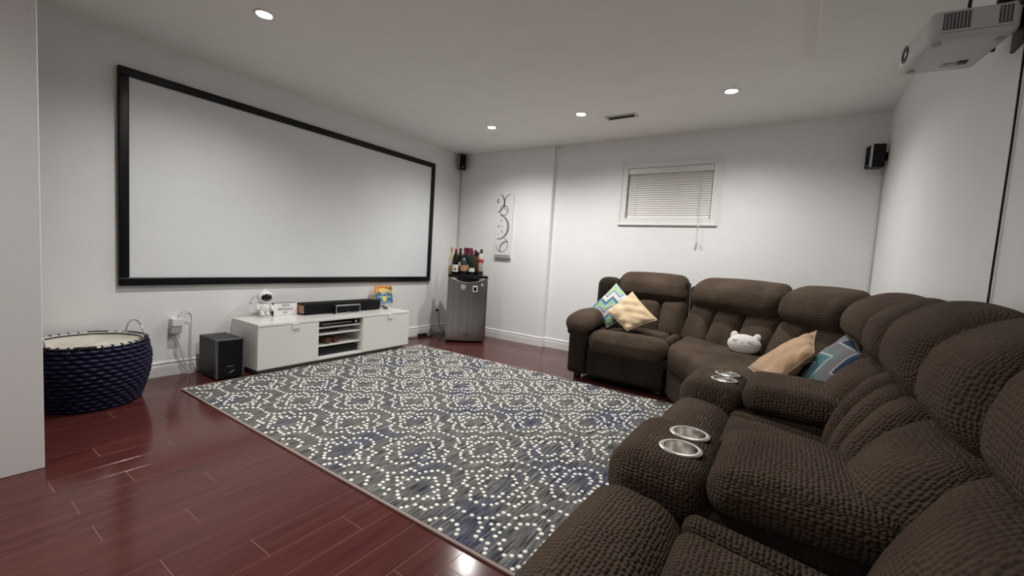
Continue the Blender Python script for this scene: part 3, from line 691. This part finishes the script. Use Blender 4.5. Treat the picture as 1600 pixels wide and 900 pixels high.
# ------------------------------------------------------------------ wall canvas with grey rings
ca = thing('wall_canvas', 'tall narrow white canvas with grey rings on the far wall', 'wall art', (.66, -BD, 1.045))
CW, CH, CD = .245, .81, .032
MB().rb(0, CW, -CD, 0, 0, CH, .003).build('canvas', 'plastic_white', ca)
mat('ring_grey', (.20, .20, .20), .6); mat('edge_grey', (.36, .35, .33), .6)
MB().box(.001, CW - .001, -CD - .0005, -.001, -.0015, .040).build('lower_edge', 'edge_grey', ca)
def ring(cx, cz, r0, r1, a0, a1, w0=None, n=36):
    """flat painted arc, width may swell"""
    V = []; F = []
    for i in range(n + 1):
        a = R(a0 + (a1 - a0) * i / n); t = i / n; wd = (r1 - r0) * (1 if w0 is None else w0 + (1 - w0) * math.sin(math.pi * t))
        for rr_ in (r0, r0 + wd):
            xx, zz = cx + rr_ * math.cos(a), cz + rr_ * math.sin(a)
            V.append((max(.002, min(CW - .002, xx)), -CD - .0008, max(.04, min(CH - .002, zz))))
    for i in range(n): F.append((2 * i, 2 * i + 1, 2 * i + 3, 2 * i + 2))
    MB().add(V, F).build('painted_ring', 'ring_grey', ca)
ring(.03, .39, .148, .178, -95, 82, .25)
ring(.115, .60, .056, .067, 0, 360); ring(-.02, .70, .122, .145, -80, 65, .35); ring(.235, .69, .116, .129, 95, 245, .5)
ring(.11, .165, .083, .093, -180, 70); ring(.20, .09, .114, .136, 85, 190, .4); ring(.02, .72, .0, .028, 60, 300)
for (a, b, r_) in ((.085, .475, .013), (.05, .40, .017), (.10, .335, .017), (.045, .30, .009), (.11, .40, .008), (.13, .765, .007)): ring(a, b, r_ * .6, r_, 0, 360, None, 20)

# ------------------------------------------------------------------ corner speakers and their wires
def corner_speaker(label, loc, rz):
    o = thing('satellite_speaker', label, 'speaker', loc, rz, 'small satellite speakers in the room corners')
    MB().rb(-.050, .050, -.045, .045, -.09, .09, .006, 3).build('cabinet', 'black_plastic', o, True)
    MB().rb(-.044, .044, -.052, -.043, -.084, .084, .004).build('grille', 'grille', o)
    for sx in (-1, 1): MB().rb(sx * .0485 - .004, sx * .0485 + .004, -.054, -.038, -.09, .09, .003).build('silver_edge', 'silver', o)
    MB().box(-.010, .010, -.054, -.051, -.074, -.068).build('badge', 'silver', o)
    MB().rb(-.015, .015, .043, .075, -.03, .03, .003).build('bracket', 'black_plastic', o)
corner_speaker('black satellite speaker high in the corner above the fridge', (.075, -.125, 2.283), R(48))
corner_speaker('black satellite speaker high in the corner above the sofa', (4.345, -.085, 2.036), R(-76))
o = thing('wire_channel', 'thin grey wire channel running down the corner above the fridge', 'wire', (.008, -BD - .010, .12)); MB().rb(-.006, .006, -.006, .006, 0, 2.08, .003).build('channel', 'cable_grey', o)
o = thing('speaker_wire', 'thin grey wire down the corner behind the sofa', 'wire', (W - .009, -.010, .12)); MB().tube([(0, 0, 0), (0, 0, .9), (.002, -.002, 1.5), (-.01, -.012, 1.86)], .004, 6).build('wire', 'cable_grey', o, True)
o = thing('projector_wire', 'dark cable running down the right wall below the projector', 'cable', (W - .006, -2.482, .12))
MB().tube([(0, 0, 0), (0, .002, .5), (-.001, 0, .95), (0, -.002, 1.4), (-.002, -.002, 1.80)], .0032, 8).build('cable', 'black_plastic', o, True)

# ------------------------------------------------------------------ projector
pr = thing('projector', 'white video projector hanging from a black arm at the right wall', 'projector', (4.272, -2.40, 1.85), R(7))
mat('projector_white', (.62, .62, .61), .4); mat('projector_dark', (.10, .10, .10), .6)
MB().rb(-.115, .10, -.145, .145, 0, .095, .022, 4, .03).build('case', 'projector_white', pr, True)
MB().box(-.092, .08, -.1466, -.144, .0175, .0205).build('case_seam', 'plastic_grey', pr)
for (a, b) in ((-.085, -.018), (.045, .075)):
    g = MB().box(a, b, -.1462, -.140, .028, .080).build('vent_panel', 'projector_dark', pr)
    k = a + .004
    while k < b - .003:
        MB().box(k, k + .0025, -.1478, -.145, .030, .078).build('vent_fin', 'plastic_grey', g); k += .0085
MB().lathe([(.028, -.110), (.030, -.1175), (.026, -.1185), (.022, -.116), (.001, -.114)], (0, .07, .052), 20, 'x', cap=False).build('lens', 'black_gloss', pr, True)
for (a, b) in ((-.085, .10), (-.085, -.11), (.07, -.10)): MB().lathe([(.011, .001), (.012, -.005), (.001, -.005)], (a, b, 0), 14, cap=False).build('foot', 'plastic_grey', pr, True)
MB().rb(-.01, .03, .06, .085, -.003, .002, .001).build('latch', 'plastic_grey', pr)
MB().rb(.03, .055, .05, .075, -.004, .002, .001).build('latch', 'black_plastic', pr)
mt_ = thing('projector_mount', 'black metal arm holding the projector to the right wall', 'mount', (W, -2.42, 1.93))
MB().rb(-.010, 0, -.05, .05, -.09, .10, .002).build('wall_plate', 'black_plastic', mt_)
MB().rb(-.045, -.008, -.018, .018, -.03, .03, .004).build('arm', 'black_plastic', mt_)
MB().tube([(-.03, -.02, .02), (-.045, -.04, -.02), (-.05, -.04, -.07)], .007, 8).tube([(-.03, .02, .02), (-.045, .05, -.02), (-.05, .06, -.07)], .007, 8).build('claw', 'black_plastic', mt_, True)
pc = thing('projector_cables', 'black cables looping above and behind the projector', 'cable', (4.30, -2.50, 1.95))
MB().tube([(-.02, .03, .0), (-.025, .02, .05), (.0, .0, .10), (.05, -.02, .13), (.11, .0, .10)], .005, 8, smooth=2).build('cable', 'black_plastic', pc, True)
MB().tube([(.07, -.01, -.03), (.10, -.05, .0), (.112, -.06, -.06), (.105, -.03, -.10), (.112, .0, -.14)], .006, 8, smooth=2).build('cable', 'black_plastic', pc, True)
MB().rb(.03, .075, -.03, -.005, .0, .022, .004).build('connector', 'black_plastic', pc)

# ------------------------------------------------------------------ the sectional sofa
def lean(zr, amt, d0):
    """tilt the cushion back: shifts +y (depth) growing with height above zr"""
    def f(p):
        p.y += (p.z - zr) * amt; return p
    return f
SP, SS = 'sofa_plush', 'sofa_side_shaded'
def back_stack(par, u0, u1, channels, d=.53, head_top=1.0, wide=.0, nm=''):
    """lower channels and headrest between u0 and u1; d = depth of the lower back front"""
    n = channels; wd = (u1 - u0) / n
    for i in range(n):
        MB().rb(u0 + i * wd + .001, u0 + (i + 1) * wd - .001, d, d + .20, .42, .76, .060 if n > 1 else .09, 5, .03, (.0, .045 if n > 1 else .075, .0), lean(.45, .42, d)).build('back_channel', SP, par, True, 0)
    h0, h1 = .715, head_top
    def hf(p):
        t = (p.z - h0) / (h1 - h0); p.y += .05 * t * t - .018 * math.sin(math.pi * max(0, min(1, t))); return p
    MB().rb(u0 - wide + .002, u1 + wide - .002, d + .135, d + .325, h0, h1, .094, 6, .03, (.0, .028, .015), hf).build('headrest', SP, par, True, 0)
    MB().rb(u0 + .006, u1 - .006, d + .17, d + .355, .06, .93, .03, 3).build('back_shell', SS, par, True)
def seat_unit(par, u0, u1, d0=.0, rise=.0):
    def sf(p):
        if p.z > .34: p.z += rise * (1 - (p.y - d0) / .45) * min(1, (p.z - .34) / .1) + rise * .1
        return p
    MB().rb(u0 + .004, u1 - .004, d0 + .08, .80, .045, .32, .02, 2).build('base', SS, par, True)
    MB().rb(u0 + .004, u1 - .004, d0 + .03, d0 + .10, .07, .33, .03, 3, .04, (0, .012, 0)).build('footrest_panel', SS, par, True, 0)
    MB().rb(u0 + .002, u1 - .002, d0, d0 + .235, .27, .468, .085, 6, .03, (0, .02, .012), sf).build('seat_front', SP, par, True, 0)
    sw_ = .085
    MB().rb(u0 + sw_ + .001, u1 - sw_ - .001, d0 + .215, .60, .28, .468, .035, 4, .03, (0, 0, .022), sf).build('seat_center', SP, par, True, 0)
    MB().rb(u0 + .002, u0 + sw_, d0 + .215, .60, .28, .464, .032, 4, .03, (0, 0, .006), sf).build('seat_side', SP, par, True, 0)
    MB().rb(u1 - sw_, u1 - .002, d0 + .215, .60, .28, .464, .032, 4, .03, (0, 0, .006), sf).build('seat_side', SP, par, True, 0)
def feet(par, pts):
    for (a, b) in pts: MB().rb(a - .025, a + .025, b - .025, b + .025, .001, .05, .004).build('foot', 'dark_wood', par)
def arm(par, u0, u1, side):
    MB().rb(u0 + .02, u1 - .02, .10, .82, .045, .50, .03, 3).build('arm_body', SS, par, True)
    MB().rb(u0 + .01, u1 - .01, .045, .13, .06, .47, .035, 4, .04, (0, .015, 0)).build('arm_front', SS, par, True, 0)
    def af(p):
        t = max(0, min(1, (p.y - .02) / .25)); p.z -= .035 * (1 - t) ** 2; return p
    MB().rb(u0 - .035, u1 + .03, .02, .70, .455, .60, .07, 6, .03, (0, .01, .025), af).build('arm_pad', SP, par, True, 0)
    MB().rb(u0 - .015, u0 + .05, .05, .55, .40, .48, .03, 4).build('arm_roll', SS, par, True, 0)
# left end: arm and one seat, facing the camera side
ul = thing('recliner_section', 'left end of the brown sofa with padded arm, by the far wall', 'sofa', (2.24, -1.10, 0))
arm(ul, 0, .20, -1); seat_unit(ul, .20, .87, 0.0); back_stack(ul, .20, .865, 3, .53, .985)
MB().rb(.02, .20, .60, .88, .30, .915, .07, 5, .04, (.01, 0, .01)).build('back_wing', SS, ul, True, 0)
feet(ul, ((.07, .72), (.07, .17), (.80, .72), (.80, .17)))
# corner wedge
uw = thing('corner_section', 'curved corner section of the brown sofa between its two runs', 'sofa', (3.12, -1.10, 0))
def wp(P): return [(x - 3.12, y + 1.10) for x, y in P]
MB().prism(wp([(3.125, -1.12), (3.50, -1.72), (3.50, -2.135), (4.10, -2.135), (4.08, -1.50), (3.80, -1.02), (3.125, -.50)]), .285, .478, .075, 6).build('seat', SP, uw, True, 0)
MB().prism(wp([(3.13, -1.05), (3.535, -1.70), (3.535, -2.13), (4.2, -2.13), (4.2, -.3), (3.13, -.3)]), .045, .30, .02, 2).build('base', SS, uw, True)
MB().prism(wp([(3.128, -1.085), (3.505, -1.70), (3.505, -2.13), (3.56, -2.13), (3.55, -1.70), (3.128, -1.02)]), .07, .31, .015, 2).build('front_panel', SS, uw, True)
MB().prism(wp([(3.118, -.37), (3.87, -.92), (4.215, -1.40), (4.25, -2.13), (4.39, -2.13), (4.39, -.20), (3.118, -.20)]), .05, .90, .03, 3).build('back_shell', SS, uw, True)
def wedge_back(p0, p1, ch, top, wide=.012):
    a, b = Vector((*p0, 0)), Vector((*p1, 0)); ln = (b - a).length; t = (b - a).normalized()
    an = math.atan2(t.y, t.x); xf = Matrix.Translation((a.x - 3.12, a.y + 1.10, 0)) @ Matrix.Rotation(an, 4, 'Z')
    wd = ln / ch
    for i in range(ch):
        MB().rb(i * wd + .001, (i + 1) * wd - .001, -.11, .07, .42, .76, .055, 4, .03, (0, .035, 0), lean(.45, .42, 0), xf).build('back_channel', SP, uw, True, 0)
    h0, h1 = .715, top
    def hf(p):
        q = (p.z - h0) / (h1 - h0); p.y += .065 * q * q - .03 * math.sin(math.pi * max(0, min(1, q))); return p
    MB().rb(-wide, ln + wide, -.02, .17, h0, h1, .092, 6, .03, (0, .045, .015), hf, xf).build('headrest', SP, uw, True, 0)
wedge_back((3.140, -.45), (3.82, -.97), 3, .985, 0)
wedge_back((3.82, -.97), (4.165, -1.42), 2, .985, 0)
wedge_back((4.18, -1.42), (4.205, -2.12), 2, .99, 0)
feet(uw, ((.08, .20), (.45, -.95), (1.2, -.95), (1.2, .85)))
# right run: local x runs towards the camera, local y towards the right wall
XF = 3.50
def run_unit(name, label, y0): return thing(name, label, 'sofa', (XF, y0, 0), R(-90))
def cup_fn(cups, r_, ztop):
    def f(p):
        if p.z > ztop - .05:
            for (a, b) in cups:
                dd = math.hypot(p.x - a, p.y - b)
                if dd < r_ + .0085: p.z = ztop - .078
        return p
    return f
def console_unit(label, y0, w_):
    c = run_unit('console_section', label, y0)
    zt = .572
    MB().rb(.006, w_ - .006, .022, .84, .045, zt - .085, .03, 3).build('base', SS, c, True)
    cups = ((w_ / 2 - .0625, .165), (w_ / 2 + .0625, .165)); cr = .043
    MB().rb(.002, w_ - .002, .0, .255, zt - .165, zt, .065, 5, .006, (0, .008, 0), cup_fn(cups, cr, zt)).build('console_front', SP, c, True, 0)
    MB().rb(.002, w_ - .002, .245, .62, zt - .095, zt + .022, .052, 5, .03, (0, 0, .018)).build('armrest_lid', SP, c, True, 0)
    for (a, b) in cups:
        k = MB().lathe([(.001, zt - .068), (cr - .004, zt - .068), (cr - .002, zt - .06), (cr, zt + .001), (cr + .001, zt + .004), (cr + .008, zt + .0045), (cr + .0125, zt + .002), (cr + .0125, zt - .002)], (a, b, 0), 36, cap=False).build('cup_holder', 'cup_steel', c, True, 60)
    back_stack(c, .0, w_, 1, .53, .99, 0)
    feet(c, ((.06, .75), (w_ - .06, .75), (.06, .12), (w_ - .06, .12)))
    return c
m = mat('cup_steel', (.78, .76, .72), .22, 1.0)
console_unit('console of the brown sofa with two steel cup holders, next to the corner section', -2.145, .385)
us = run_unit('armless_section', 'armless seat of the brown sofa between the two cup holder consoles', -2.535)
seat_unit(us, 0, .505, 0, .05); back_stack(us, 0, .505, 3, .53, 1.0, 0); feet(us, ((.06, .75), (.44, .75), (.06, .16), (.44, .16)))
console_unit('console of the brown sofa nearest the camera, two steel cup holders', -3.045, .385)
un_ = run_unit('recliner_section', 'near end seat of the brown sofa at the lower right corner', -3.435)
seat_unit(un_, 0, .64, 0, .055); back_stack(un_, 0, .64, 2, .53, 1.0, 0); arm(un_, .665, .865, 1); feet(un_, ((.06, .75), (.80, .75), (.06, .16), (.80, .16)))

# ------------------------------------------------------------------ cushions
def px_pt(px, y):
    d = FW * 655.22 + RT * (px[0] - 800) - UP * (px[1] - 450); t = (y - CAM.y) / d.y; return CAM + d * t
def pillow(name, material, corners, th, parent, wr=.004, seed=1, n=26, pull=.06):
    """soft cushion stretched between four corner points (in order round the edge)"""
    A, B, C_, D = [Vector(c) for c in corners]; nn = ((C_ - A).cross(D - B)).normalized(); rd = random.Random(seed)
    ph = [rd.uniform(0, 6.28) for _ in range(8)]
    V = []; F = []; U = []; idx = {}
    def pos(i, j, s_):
        u_, v_ = 2 * i / n - 1, 2 * j / n - 1
        uu = u_ * (1 - pull * (1 - v_ * v_)); vv = v_ * (1 - pull * (1 - u_ * u_))
        a, b = (uu + 1) / 2, (vv + 1) / 2
        p = A * (1 - a) * (1 - b) + B * a * (1 - b) + C_ * a * b + D * (1 - a) * b
        t = max(0, (1 - u_ * u_) * (1 - v_ * v_)) ** .42
        wv = wr * (math.sin(7 * u_ + 3 * v_ + ph[0]) * math.sin(5 * v_ - 2 * u_ + ph[1]) + .6 * math.sin(13 * u_ * v_ + ph[2]) + .5 * math.sin(9 * (u_ + v_) + ph[3]))
        return p + nn * s_ * (th * t + wv * min(1, 3 * t))
    for s_ in (1, -1):
        for i in range(n + 1):
            for j in range(n + 1):
                ed = i in (0, n) or j in (0, n)
                key = (i, j, 0 if ed else s_)
                if key not in idx: idx[key] = len(V); V.append(pos(i, j, 0 if ed else s_))
        for i in range(n):
            for j in range(n):
                q = [(i, j), (i + 1, j), (i + 1, j + 1), (i, j + 1)]
                if s_ < 0: q.reverse()
                F.append([idx[(a, b, 0 if (a in (0, n) or b in (0, n)) else s_)] for a, b in q]); U.append([(a / n, b / n) for a, b in q])
    mb = MB().add(V, F, U)
    ctr = (A + B + C_ + D) / 4; mb.v = [tuple(Vector(p) - Vector(parent.location)) for p in mb.v]
    o = mb.build(name, material, parent, True, 0)
    # piped edge
    E = [pos(i, 0, 0) for i in range(n)] + [pos(n, j, 0) for j in range(n)] + [pos(n - i, n, 0) for i in range(n)] + [pos(0, n - j, 0) for j in range(n)]
    MB().tube([p - Vector(parent.location) for p in E], .0035, 6, True).build('edge_seam', material, parent, True, 0)
    return o
def zigzag(name, stops, kx, amp, ky, base=(.6, .6, .58), rot=0):
    m = mat(name, base, .85, spec=.15, sheen=.2)
    tc = N(m, 'ShaderNodeTexCoord'); mp = N(m, 'ShaderNodeMapping'); mp.inputs['Rotation'].default_value = (0, 0, R(rot)); sp = N(m, 'ShaderNodeSeparateXYZ'); L(m, tc.outputs['UV'], mp.inputs[0]); L(m, mp.outputs[0], sp.inputs[0])
    a = N(m, 'ShaderNodeMath', operation='MULTIPLY'); a.inputs[1].default_value = kx; L(m, sp.outputs[0], a.inputs[0])
    b = N(m, 'ShaderNodeMath', operation='PINGPONG'); b.inputs[1].default_value = .5; L(m, a.outputs[0], b.inputs[0])
    c = N(m, 'ShaderNodeMath', operation='MULTIPLY'); c.inputs[1].default_value = amp; L(m, b.outputs[0], c.inputs[0])
    d = N(m, 'ShaderNodeMath', operation='ADD'); L(m, c.outputs[0], d.inputs[0]); L(m, sp.outputs[1], d.inputs[1])
    e = N(m, 'ShaderNodeMath', operation='MULTIPLY'); e.inputs[1].default_value = ky; L(m, d.outputs[0], e.inputs[0])
    f = N(m, 'ShaderNodeMath', operation='FRACT'); L(m, e.outputs[0], f.inputs[0])
    r = ramp(m, stops, 'CONSTANT'); L(m, f.outputs[0], r.inputs[0]); L(m, r.outputs[0], bsdf(m).inputs['Base Color'])
zigzag('chevron_green', [(0, (.62, .60, .56)), (.20, (.10, .17, .38)), (.30, (.55, .60, .60)), (.38, (.28, .50, .16)), (.55, (.60, .62, .60)), (.62, (.10, .30, .38)), (.78, (.05, .10, .22)), (.88, (.62, .60, .56))], 2.6, .42, 1.9, rot=45)
zigzag('chevron_teal', [(0, (.20, .19, .20)), (.22, (.50, .50, .48)), (.26, (.025, .05, .11)), (.46, (.50, .50, .48)), (.50, (.08, .20, .22)), (.78, (.40, .45, .44)), (.84, (.16, .22, .23))], 1.5, .95, .95, rot=40)
m = mat('cushion_cream', (.66, .50, .31), .8, sheen=.3); noise_col(m, (.60, .45, .27), (.72, .56, .36), 8, bump=.15, bdist=.01)
m = mat('cushion_tan', (.50, .33, .19), .8, sheen=.3); noise_col(m, (.46, .29, .165), (.56, .37, .22), 8, bump=.15, bdist=.01)
m = mat('plush_white', (.80, .77, .73), .95, sheen=.6); noise_col(m, (.72, .68, .64), (.84, .82, .79), 60, bump=.6, bdist=.006)
mat('face_grey', (.42, .36, .33), .9)
def cush(name, label, material, cs, th, seed, wr=.004):
    P = [px_pt(p, y) for p, y in cs]; c = sum(P, Vector()) / 4; zb = min(p.z for p in P)
    t = thing(name, label, 'cushion', (c.x, c.y, zb)); pillow('cover', material, P, th, t, wr, seed); return t
cush('throw_pillow', 'blue, green and white chevron pillow leaning in the left sofa arm', 'chevron_green', (((949, 512), -.80), ((1000, 482), -.72), ((963, 443), -.60), ((924, 480), -.70)), .050, 3, .002)
cush('throw_pillow', 'cream satin pillow leaning on the chevron pillow by the left arm', 'cushion_cream', (((980, 517), -.98), ((1027, 500), -.86), ((988, 456), -.74), ((947, 487), -.87)), .052, 5, .005)
cush('throw_pillow', 'tan satin pillow lying in the sofa corner beside the white cat cushion', 'cushion_tan', (((1169, 574), -1.60), ((1200, 610), -1.95), ((1272, 552), -1.85), ((1276, 517), -1.52)), .055, 9, .005)
cush('throw_pillow', 'teal and navy patterned pillow leaning behind the far console', 'chevron_teal', (((1236, 588), -1.72), ((1300, 632), -2.02), ((1350, 560), -1.98), ((1332, 519), -1.75)), .055, 12, .002)
# white cat head cushion
ct = thing('cat_cushion', 'small white plush cat head cushion with closed eyes on the sofa', 'cushion', (3.625, -1.10, .482), R(-12))
ct.scale = (.9, .9, .95)
tl = Matrix.Rotation(R(-24), 4, 'X')
def cb(mb): mb.v = [tuple(tl @ Vector(p)) for p in mb.v]; return mb
cb(MB().ell((0, .03, .078), .124, .062, .078, 28)).build('head', 'plush_white', ct, True, 0)
for s_ in (1, -1):
    cb(MB().ell((s_ * .084, .03, .138), .030, .022, .036, 16)).build('ear', 'plush_white', ct, True, 0)
    cb(MB().tube([(s_ * .052 - .024, -.022, .092), (s_ * .052 - .010, -.0285, .086), (s_ * .052 + .010, -.0285, .086), (s_ * .052 + .024, -.022, .092)], .0025, 6, smooth=1)).build('closed_eye', 'face_grey', ct, True)
cb(MB().ell((0, -.031, .072), .006, .003, .004, 8)).build('nose', 'face_grey', ct, True)
